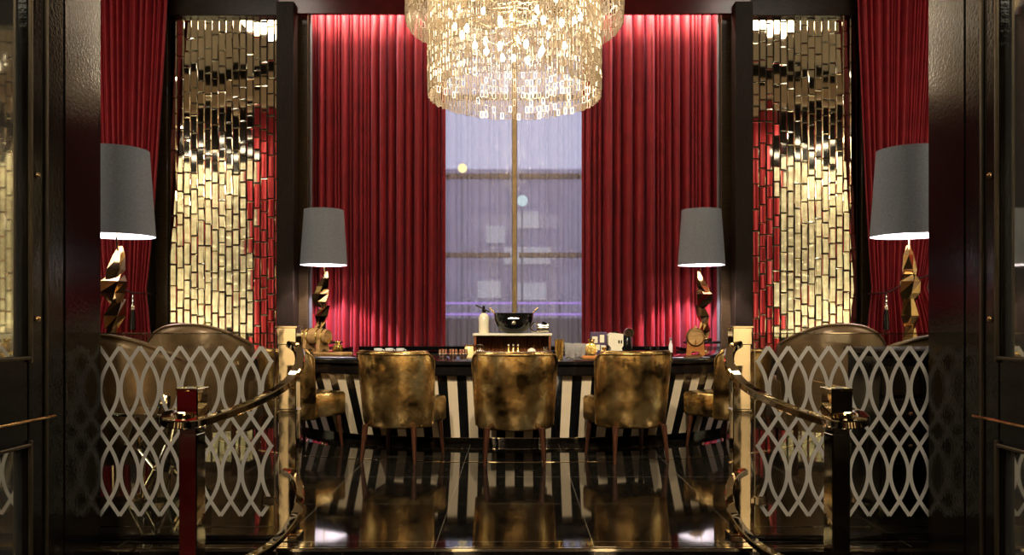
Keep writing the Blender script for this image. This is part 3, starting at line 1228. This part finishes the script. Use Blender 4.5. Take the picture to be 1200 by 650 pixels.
# ------------------------------------------------------------------ table lamps with faceted bronze bases
def facet_chunk(rings):
    """rings: list of (z, cx, cy, r, twist); five-sided, flat-shaded"""
    out = []
    for z, cx, cy_, r, tw in rings:
        out.append([(cx + r * (1 + .25 * ((q * 7) % 3 - 1)) * math.cos(tw + q * 2 * PI / 5), cy_ + r * .8 * math.sin(tw + q * 2 * PI / 5), z) for q in range(5)])
    return out


def make_lamp(label):
    t = thing('table_lamp', label, 'lamp', group='grey shaded lamps')
    b = MB()
    b.box((0, 0, .02), (.22, .22, .04), .006)
    b.loft(facet_chunk([(.04, 0, 0, .085, .2), (.14, -.03, 0, .075, .5), (.25, -.02, 0, .05, .8)]))
    b.loft(facet_chunk([(.22, -.04, 0, .05, .1), (.33, -.005, 0, .09, .35), (.47, .04, .0, .05, .6)]))
    b.loft(facet_chunk([(.42, .02, 0, .045, .0), (.52, -.03, 0, .10, .3), (.62, -.02, 0, .105, .55), (.68, .01, 0, .06, .8)]))
    b.loft(facet_chunk([(.60, -.06, 0, .055, .9), (.72, .0, 0, .075, .6), (.84, .035, 0, .05, .2), (.92, .045, 0, .018, .0)]))
    b.build('faceted_base', 'bronze', t, smooth=0)
    MB().tube([(.02, 0, .85), (.0, 0, 1.0), (0, 0, 1.32)], .008, 8).build('rod', 'brass', t)
    b = MB()
    H0, H1 = 1.0, 1.73
    b.lathe([(.302, H0 + .004), (.305, H0), (.305, H0 + .012), (.256, H1), (.253, H1), (.302, H0 + .004)], 48, mif=lambda i, q: 1 if q >= 3 else 0)
    b.build('lamp_shade', ['shade', 'white'], t)
    MB().lathe([(.001, 1.66), (.255, 1.66), (.255, 1.666), (.001, 1.666)], 40).build('shade_top', 'white', t)
    b = MB()
    for q in range(3):
        a = q * 2 * PI / 3
        b.tube([(0, 0, 1.62), (.258 * math.cos(a), .258 * math.sin(a), 1.62)], .003, 5)
    b.tube([(0, 0, 1.3), (0, 0, 1.63)], .004, 6)
    b.build('shade_carrier', 'brass', t)
    MB().ball((0, 0, 1.40), .04, 14, 10).build('bulb', 'lamp_bulb', t)
    return t


def make_pedestal(label):
    t = thing('side_table', label, 'table', group='tables under the lamps')
    MB().lathe([(.001, .75), (.24, .75), (.25, .757), (.25, .773), (.24, .78), (.001, .78)], 32).build('tabletop', 'lacquer_flat', t)
    MB().lathe([(.001, .02), (.04, .03), (.03, .4), (.045, .74), (.001, .75)], 16).build('column', 'brass', t)
    MB().lathe([(.001, 0), (.19, 0), (.19, .015), (.05, .03), (.001, .03)], 28).build('foot', 'lacquer_flat', t)
    return t


lamps = ((-2.52, 10.15, 'grey shaded lamp on a bronze base before the left window curtain', 0.2, 'round table under the lamp by the left window curtain'),
         (2.47, 10.15, 'grey shaded lamp on a bronze base before the right window curtain', 2.6, 'round table under the lamp by the right window curtain'),
         (-3.37, 6.5, 'large near grey shaded lamp beside the left doorway wall', 1.2, 'round table under the near left lamp'),
         (3.34, 6.5, 'large near grey shaded lamp beside the right doorway wall', 4.1, 'round table under the near right lamp'))
lp = tp = None
for x, y, lab, rz, tlab in lamps:
    if lp is None:
        lp = make_lamp(lab)
        lp.location = (x, y, .78)
        lp.rotation_euler.z = rz
        tp = make_pedestal(tlab)
        tp.location = (x, y, 0)
    else:
        dup(lp, (x, y, .78), rz, lab)
        dup(tp, (x, y, 0), 0, tlab)
    point('lamp_light', (x, y, .78 + 1.33), 330 if y > 8 else 80, (1, .86, 1.0), .035)


# ------------------------------------------------------------------ lounge seats behind the glass
def make_armchair(label, wd, H):
    t = thing('lounge_chair', label, 'armchair', group='brown leather lounge chairs behind the glass')
    rings = []
    for i in range(25):
        s = -1 + 2 * i / 24
        zt = H - .17 * abs(s) ** 2.4
        y = -.34 + .26 * abs(s) ** 2.6
        x = s * wd / 2
        h = .07
        ring = [(x * (.9 + .1 * k), y + dy + (-.08 * k), z) for dy, z, k in
                ((-h, .16, 0), (-h - .01, .5, .5), (-h, zt - .06, .9), (-h * .5, zt - .01, 1), (h * .4, zt, 1), (h, zt - .04, .95), (h + .01, .5, .5), (h, .16, 0))]
        rings.append(ring)
    MB().loft(rings).build('backrest', 'brown_leather', t, smooth=60)
    MB().tube([Vector(r[3]) + Vector((0, -.005, .004)) for r in rings], .01, 6).build('piping', 'brown_leather', t)
    MB().box((0, .06, .32), (wd * .78, .66, .22), .04).build('seat', 'brown_leather', t, smooth=60)
    for s in (-1, 1):
        MB().box((s * wd * .43, .1, .36), (.11, .6, .44), .035).build('armrest', 'brown_leather', t, smooth=60)
        for y in (-.26, .32):
            MB().lathe([(.001, 0), (.014, 0), (.024, .21), (.001, .215)], 10, (s * wd * .36, y, 0)).build('leg', 'leg_wood', t)
    return t


a1 = make_armchair('large brown leather lounge chair behind the left glass panel', 1.05, 1.0)
a1.location = (-2.72, 5.25, 0)
dup(a1, (2.82, 5.30, 0), R(3), 'large brown leather lounge chair behind the right glass panel, nearest the right door')
a2 = make_armchair('smaller brown leather lounge chair standing below the left mirror mosaic', .86, 1.045)
a2.location = (-2.63, 6.6, 0)
dup(a2, (2.66, 6.6, 0), R(-4), 'smaller brown leather lounge chair standing below the right mirror mosaic')

# round glass table with a lattice base and candle
gt = thing('cocktail_table', 'small round glass table on a faceted lattice base behind the left glass', 'table', (-2.13, 4.62, 0))
MB().lathe([(.001, .53), (.26, .53), (.265, .536), (.265, .542), (.26, .548), (.001, .548)], 40).build('tabletop', 'glass', gt)
b = MB()
NQ = 7
lv = ((.02, .17, 0), (.19, .10, .5), (.34, .19, 0), (.525, .13, .5))
for k in range(3):
    z0, r0, o0 = lv[k]
    z1, r1, o1 = lv[k + 1]
    for q in range(NQ):
        for sg in (-.5, .5):
            p = 2 * PI * (q + o0) / NQ
            r_ = 2 * PI * (q + o0 + sg) / NQ
            b.tube([(r0 * math.cos(p), r0 * math.sin(p), z0), (r1 * math.cos(r_), r1 * math.sin(r_), z1)], .007, 5)
b.lathe([(.165, .0), (.178, .0), (.178, .02), (.165, .02), (.165, 0)], 28)
b.build('lattice_base', 'chrome', gt)
cn = thing('votive_candle', 'lit candle in a clear glass cup on the round glass table', 'candle', (-2.10, 4.60, .549))
MB().lathe([(.001, 0), (.028, 0), (.034, .01), (.038, .075), (.034, .075), (.03, .012), (.001, .01)], 20).build('glass_cup', 'glass', cn)
MB().lathe([(.001, .012), (.026, .012), (.027, .035), (.001, .035)], 16).build('wax', 'ivory', cn)
MB().lathe([(.001, .036), (.010, .05), (.008, .065), (.001, .085)], 10).build('flame', 'candle', cn)
point('candle_light', (-2.10, 4.60, .63), 1.2, (1, .6, .25), .02)
# chest of drawers behind the right glass
cb = thing('drawer_chest', 'dark wood chest of drawers with round brass knobs behind the right glass', 'chest', (2.36, 4.52, 0))
MB().box((0, 0, .46), (.62, .42, .84), .008).build('carcass', 'lacquer_flat', cb, smooth=0)
MB().box((0, 0, .90), (.66, .46, .035), .008).build('top', 'dark_wood', cb, smooth=0)
for sx in (-1, 1):
    for sy in (-1, 1):
        MB().box((sx * .27, sy * .17, .02), (.04, .04, .04), .004).build('foot', 'brass', cb, smooth=0)
for z in (.14, .32, .50, .68):
    for x in (-.155, .155):
        dr = MB().box((x, -.218, z + .06), (.29, .02, .16), .004).build('drawer', 'dark_wood', cb, smooth=0)
        MB().ball((x, -.24, z + .06), .013, 10, 6).build('knob', 'copper', dr)


# ------------------------------------------------------------------ things on the bar
ZB = .74


def item(name, label, cat, x, y, d, z=ZB, rotz=0, group=None):
    """x in photo pixels at depth d"""
    return thing(name, label, cat, ((x - 603) * d / 900, d, z), rotz, group)


# display riser
RD = 7.0
rs = item('display_riser', 'fluted walnut display riser with a pale top in the middle of the bar', 'riser', 600.5, 0, RD)
MB().box((0, 0, .2), (.71, .26, .02), .003).build('top_board', 'ivory', rs, smooth=0)
b = MB()
for s in (-1, 1):
    b.box((s * .335, 0, .095), (.02, .24, .19), .003)
b.box((0, .11, .095), (.65, .02, .19))
for q in range(26):
    b.lathe([(.001, 0), (.0125, 0), (.0125, .19), (.001, .19)], 8, (-.3125 + q * .025, .098, 0))
b.build('fluted_back', 'flute_wood', rs)
TZ = ZB + .21
# dark bowl with two handles
bw = item('punch_bowl', 'deep glossy black bowl with two slanting gold handles on the riser', 'bowl', 602, 0, RD, TZ)
MB().lathe([(.001, 0), (.07, 0), (.115, .022), (.15, .065), (.172, .12), (.180, .185), (.174, .185), (.166, .12), (.14, .065), (.1, .03), (.001, .02)], 36).build('basin', 'black', bw)
for s in (-1, 1):
    MB().box((s * .19, 0, .20), (.085, .03, .012), .004, Matrix.Rotation(-s * R(48), 3, 'Y')).build('handle', 'gold', bw, smooth=0)
b = MB()
b.box((0, -.172, .135), (.10, .012, .014), .003, Matrix.Rotation(R(-14), 3, 'X'))
b.ball((.0, -.158, .10), .02, 10, 6)
b.build('emblem', 'chrome', bw)
# white bottle with lever
t = item('siphon_bottle', 'pale bottle with a black lever cap on the left end of the riser', 'bottle', 567, 0, RD, TZ)
MB().lathe([(.001, 0), (.042, 0), (.047, .01), (.047, .145), (.035, .172), (.017, .185), (.001, .186)], 24).build('body', 'ivory', t)
MB().lathe([(.001, .185), (.018, .186), (.018, .215), (.010, .222), (.012, .25), (.001, .252)], 16).build('cap', 'black', t)
MB().box((-.012, 0, .225), (.14, .02, .014), .004, Matrix.Rotation(R(26), 3, 'Y')).build('lever', 'black', t, smooth=0)
# hand mixer-like chrome pitcher lying on the riser
t = item('milk_pitcher', 'small chrome pitcher with a looped handle tipped over on the riser', 'pitcher', 633, 0, RD - .09, TZ)
MB().lathe([(.001, -.05), (.04, -.05), (.045, -.03), (.036, .03), (.04, .055), (.036, .055), (.03, .0), (.001, -.04)], 20, (.02, 0, .047), axis='x').build('body', 'chrome', t)
MB().tube(spline([(-.01, 0, .085), (-.055, 0, .095), (-.085, 0, .06), (-.07, 0, .02), (-.02, 0, .012)]), .006, 8).build('handle', 'chrome', t)
MB().box((.04, 0, .092), (.05, .03, .02), .005, Matrix.Rotation(R(24), 3, 'Y')).build('lid', 'black', t, smooth=0)

# in front of the riser
def bottle_mini(label, x):
    t = item('mini_bottle', label, 'bottle', x, 0, 6.9, group='small gold bottles before the riser')
    MB().lathe([(.001, 0), (.018, 0), (.020, .005), (.020, .05), (.009, .07), (.007, .098), (.001, .1)], 16).build('body', 'gold', t)
    MB().lathe([(.001, .1), (.008, .1), (.008, .112), (.001, .114)], 12).build('stopper', 'ivory', t)
    return t


bottle_mini('small gold bottle before the riser, leftmost of the three', 596)
bottle_mini('small gold bottle before the riser, middle of the three', 601.5)
bottle_mini('small gold bottle before the riser, rightmost of the three', 607)
t = item('teapot', 'ornate brass teapot with arched handle at the left foot of the riser', 'teapot', 562, 0, 6.78)
MB().lathe([(.001, 0), (.03, 0), (.042, .02), (.045, .045), (.03, .07), (.012, .078), (.01, .088), (.001, .09)], 22).build('body', 'chrome', t)
MB().tube(spline([(-.045, 0, .05), (-.05, 0, .09), (0, 0, .115), (.04, 0, .09), (.042, 0, .055)]), .005, 8).build('handle', 'brass', t)
MB().tube([(.04, 0, .035), (.065, 0, .05), (.075, 0, .075)], [.01, .008, .005], 8).build('spout', 'chrome', t)
t = item('espresso_cup', 'tiny dark cup before the fluted riser right of the teapot', 'cup', 577, 0, 6.9)
MB().lathe([(.001, 0), (.016, 0), (.02, .04), (.017, .04), (.014, .005), (.001, .004)], 16).build('body', 'black', t)
MB().tube(spline([(.018, 0, .03), (.032, 0, .026), (.030, 0, .012), (.016, 0, .01)]), .003, 6).build('handle', 'black', t)
t = item('round_flask', 'round flat gold flask with a slanted neck before the riser', 'flask', 623, 0, 6.9)
MB().lathe([(.001, -.016), (.03, -.016), (.04, -.008), (.04, .008), (.03, .016), (.001, .016)], 24, (0, 0, .04), axis='y').build('body', 'ivory', t)
MB().tube([(.012, 0, .075), (.022, 0, .108)], .008, 8).build('neck', 'gold', t)
t = item('small_jug', 'small pale jug with a narrow neck at the right foot of the riser', 'jug', 639, 0, 6.86)
MB().lathe([(.001, 0), (.025, 0), (.036, .02), (.036, .045), (.014, .07), (.014, .085), (.02, .095), (.001, .094)], 20).build('body', 'chrome', t)
MB().tube(spline([(.014, 0, .082), (.04, 0, .08), (.036, 0, .045)]), .004, 6).build('handle', 'brass', t)
# candle jar
t = item('candle_jar', 'glowing amber candle jar between the copper tumblers and the riser', 'jar', 550, 0, 6.85)
MB().lathe([(.001, 0), (.038, 0), (.041, .006), (.041, .085), (.034, .095), (.034, .1), (.001, .1)], 22).build('body', 'amber', t)
MB().lathe([(.035, .098), (.041, .1), (.041, .112), (.001, .114)], 20).build('rim', 'gold', t)
# copper tumblers
tm = None
for x, lab in ((519, 'leftmost'), (531, 'middle'), (543, 'rightmost')):
    lb = 'small rose copper tumbler by the counter edge, %s of the three' % lab
    if tm is None:
        tm = item('copper_tumbler', lb, 'tumbler', x, 0, 6.62, group='copper tumblers on the bar')
        MB().lathe([(.001, 0), (.026, 0), (.034, .02), (.038, .05), (.034, .08), (.031, .08), (.034, .05), (.03, .02), (.001, .008)], 22).build('body', 'copper', tm)
        MB().lathe([(.036, .028), (.041, .034), (.041, .044), (.036, .05)], 22).build('band', 'chrome', tm)
    else:
        dup(tm, ((x - 603) * 6.62 / 900, 6.62, ZB), .6, lb)
# white saucers seen above the second chair
tm = None
for x, lab in ((443, 'leftmost'), (456, 'middle'), (469, 'rightmost')):
    lb = 'small white cup just above the chair back left of centre, %s of the three' % lab
    if tm is None:
        tm = item('white_cup', lb, 'cup', x, 0, 7.15, group='white cups on the bar')
        MB().lathe([(.001, 0), (.022, 0), (.036, .05), (.038, .066), (.034, .066), (.02, .008), (.001, .006)], 20).build('body', 'white', tm)
        MB().tube(spline([(.034, 0, .055), (.055, 0, .05), (.05, 0, .025), (.028, 0, .02)]), .004, 6).build('handle', 'white', tm)
    else:
        dup(tm, ((x - 603) * 7.15 / 900, 7.15, ZB), .5, lb)
# gold shaker and clear glasses
t = item('gold_beaker', 'tall plain gold beaker right of the riser', 'beaker', 655.5, 0, 6.62)
MB().lathe([(.001, 0), (.032, 0), (.041, .165), (.038, .165), (.03, .006), (.001, .005)], 26).build('body', 'gold', t)
MB().lathe([(.040, .158), (.043, .161), (.043, .167), (.038, .168)], 26).build('rim', 'brass', t)
tm = None
for x, d, lab in ((665, 6.75, 'clear stemless glass directly right of the gold beaker'), (671, 6.58, 'clear stemless glass at the counter edge, second right of the gold beaker'),
                  (677.5, 6.75, 'clear stemless glass third right of the gold beaker'), (683, 6.6, 'clear stemless glass just left of the gold pineapple cup')):
    if tm is None:
        tm = item('highball_glass', lab, 'glass', x, 0, d, group='clear glasses on the bar')
        MB().lathe([(.001, 0), (.022, 0), (.028, .13), (.026, .13), (.02, .012), (.001, .01)], 20).build('body', 'tumbler_glass', tm)
        MB().lathe([(.001, 0), (.0225, 0), (.023, .008), (.001, .009)], 20).build('base', 'chrome', tm)
    else:
        dup(tm, ((x - 603) * d / 900, d, ZB), 0, lab)


def board(label, x, d, w, dp, mt, rotz=0):
    t = item('serving_board', label, 'board', x, 0, d, ZB, rotz)
    MB().box((0, 0, .014), (w, dp, .028), .006).build('plank', mt, t, smooth=0)
    MB().box((w * -.12, 0, .03), (w * .5, dp * .7, .004), .001).build('inlay', 'black', t, smooth=0)
    return t


board('orange wooden board carrying the gold pineapple cup', 694, 6.62, .18, .14, 'orange_wood')
board('wooden board with a dark slate inlay at the left end of the bar', 390, 7.25, .34, .16, 'oak', R(-25))


def pinecone(name, label, x, d, z, h, r):
    t = item(name, label, 'cup', x, 0, d, z)
    b = MB()
    n, rows = 9, 6
    prof = [(.001, 0), (r * .6, 0), (r * .95, h * .25), (r, h * .45), (r * .7, h * .7), (.001, h * .72)]
    b.lathe(prof, 20)
    for k in range(rows):
        zz = h * (.08 + .1 * k)
        rr = r * (.72 + .3 * math.sin(PI * (k + .8) / (rows + .6)))
        for q in range(n):
            a = 2 * PI * (q + .5 * (k % 2)) / n
            b.ball((rr * math.cos(a), rr * math.sin(a), zz), h * .065, 6, 4)
    b.build('body', 'gold', t)
    b = MB()
    for q in range(7):
        a = 2 * PI * q / 7
        b.tube([(r * .2 * math.cos(a), r * .2 * math.sin(a), h * .68), (r * .5 * math.cos(a), r * .5 * math.sin(a), h * .85), (r * .75 * math.cos(a), r * .75 * math.sin(a), h)], [.008, .009, .001], 6)
    b.build('crown', 'gold', t)
    return t


pinecone('pineapple_cup', 'gold pineapple shaped cup on the orange wooden board', 693, 6.62, ZB + .0325, .14, .042)
pinecone('pineapple_cup', 'smaller gold pineapple cup by the chair back right of centre', 708, 6.75, ZB, .095, .03)
pinecone('pinecone_ornament', 'gold pinecone ornament beside the left small cask', 396, 7.75, ZB, .12, .045)
# violet picture box, ivory machine, chrome bits, white bottle
t = item('picture_box', 'violet box with small pictures on its front, left of the ivory machine', 'box', 701, 0, 7.05)
MB().box((0, 0, .11), (.15, .09, .22), .004).build('carton', 'purple', t, smooth=0)
b = MB()
for x, z, w, h in ((-.035, .15, .05, .06), (.03, .16, .04, .07), (-.02, .08, .06, .05), (.04, .07, .04, .06)):
    b.box((x, -.047, z), (w, .003, h), .001)
b.build('pictures', 'ivory', t, smooth=0)
t = item('juice_machine', 'ivory countertop machine with a round dial and black side', 'machine', 725, 0, 7.0)
b = MB()
prof = [(-.10, 0), (.02, 0), (.03, .05), (.01, .09), (.05, .13), (.04, .20), (-.05, .215), (-.10, .18), (-.09, .08)]
b.prism([(-.095, 0), (.03, 0), (.03, .035), (.015, .075), (.03, .10), (.03, .205), (-.07, .215), (-.105, .19), (-.105, .11), (-.08, .08)], -.09, .09, fn=lambda x, y, z: (x, z, y))
b.build('body', 'ivory', t, smooth=0)
MB().box((.072, 0, .10), (.08, .17, .20), .02).build('side_housing', 'black', t, smooth=60)
MB().lathe([(.001, -.02), (.04, -.02), (.045, -.01), (.045, .01), (.001, .012)], 24, (.085, -.06, .215), axis='y').build('dial', 'chrome', t)
b = MB()
for x in (-.01, .012):
    b.box((x, -.092, .135), (.012, .008, .03), .002)
b.build('buttons', 'black', t, smooth=0)
MB().lathe([(.001, .21), (.03, .21), (.032, .222), (.001, .224)], 20, (-.03, 0, 0)).build('lid', 'black', t)
tm = None
for x, lab in ((757, 'leftmost'), (763, 'middle'), (770, 'rightmost')):
    lb = 'tiny chrome bar spoon cup behind the chair right of centre, %s of the three' % lab
    if tm is None:
        tm = item('jigger', lb, 'jigger', x, 0, 7.3, group='chrome jiggers on the bar')
        MB().lathe([(.001, 0), (.018, 0), (.006, .03), (.02, .068), (.017, .068), (.004, .034), (.001, .034)], 16).build('body', 'chrome', tm)
        MB().lathe([(.006, .027), (.010, .03), (.006, .033)], 14).build('collar', 'gold', tm)
    else:
        dup(tm, ((x - 603) * 7.3 / 900, 7.3, ZB), 0, lb)
t = item('syrup_bottle', 'slim white bottle standing left of the right small cask', 'bottle', 786, 0, 7.35)
MB().lathe([(.001, 0), (.018, 0), (.019, .09), (.010, .115), (.009, .135), (.001, .136)], 18).build('body', 'white', t)
MB().lathe([(.001, .136), (.013, .137), (.012, .16), (.001, .162)], 14).build('cap', 'grey_metal', t)


def cask(label, x, d, rotz, cradle, L=.27, r=.095):
    t = item('mini_cask', label, 'cask', x, 0, d, ZB, rotz)
    zc = r + .075
    prof = [(.001, -L / 2), (r * .76, -L / 2), (r * .8, -L / 2 - .012), (r * .84, -L / 2), (r * .95, -L / 4), (r, 0), (r * .95, L / 4), (r * .84, L / 2), (r * .8, L / 2 + .012), (r * .76, L / 2), (.001, L / 2)]
    MB().lathe(prof, 28, (0, 0, zc), axis='y').build('staves', 'oak', t)
    b = MB()
    for y, rr in ((-L * .4, .905), (-L * .2, .985), (L * .2, .985), (L * .4, .905)):
        b.lathe([(r * rr, y - .008), (r * rr + .004, y - .006), (r * rr + .004, y + .006), (r * rr, y + .008)], 28, (0, 0, zc), axis='y')
    b.build('hoops', 'gold', t)
    MB().lathe([(.001, 0), (.014, 0), (.011, .022), (.001, .024)], 12, (0, 0, zc + r - .002)).build('bung', 'oak', t)
    b = MB()
    b.tube([(0, -L / 2 - .002, zc - r * .5), (0, -L / 2 - .045, zc - r * .5)], .008, 8)
    b.tube([(0, -L / 2 - .035, zc - r * .5 - .02), (0, -L / 2 - .035, zc - r * .5 + .025)], .006, 8)
    b.build('tap', 'gold', t)
    b = MB()
    for y in (-L * .3, L * .3):
        pts = []
        for q in range(9):
            a = PI * q / 8
            pts.append((-math.cos(a) * r * .92, zc - math.sin(a) * r * .985))
        poly = [(-r * .98, 0), (-r * .5, 0), (-r * .35, .03), (r * .35, .03), (r * .5, 0), (r * .98, 0)] + [(x_, z_) for x_, z_ in pts[::-1] if z_ < zc - .03]
        b.prism(poly, y - .02, y + .02, fn=lambda x_, z_, y_: (x_, y_, z_))
    b.build('cradle', cradle, t, smooth=0)
    return t


cask('small oak cask lying sideways on the left end of the bar', 370, 7.85, R(68), 'oak', .28, .085)
cask('small oak cask facing front on an orange cradle at the right of the bar', 815, 7.35, R(-12), 'orange_wood', .2, .088)
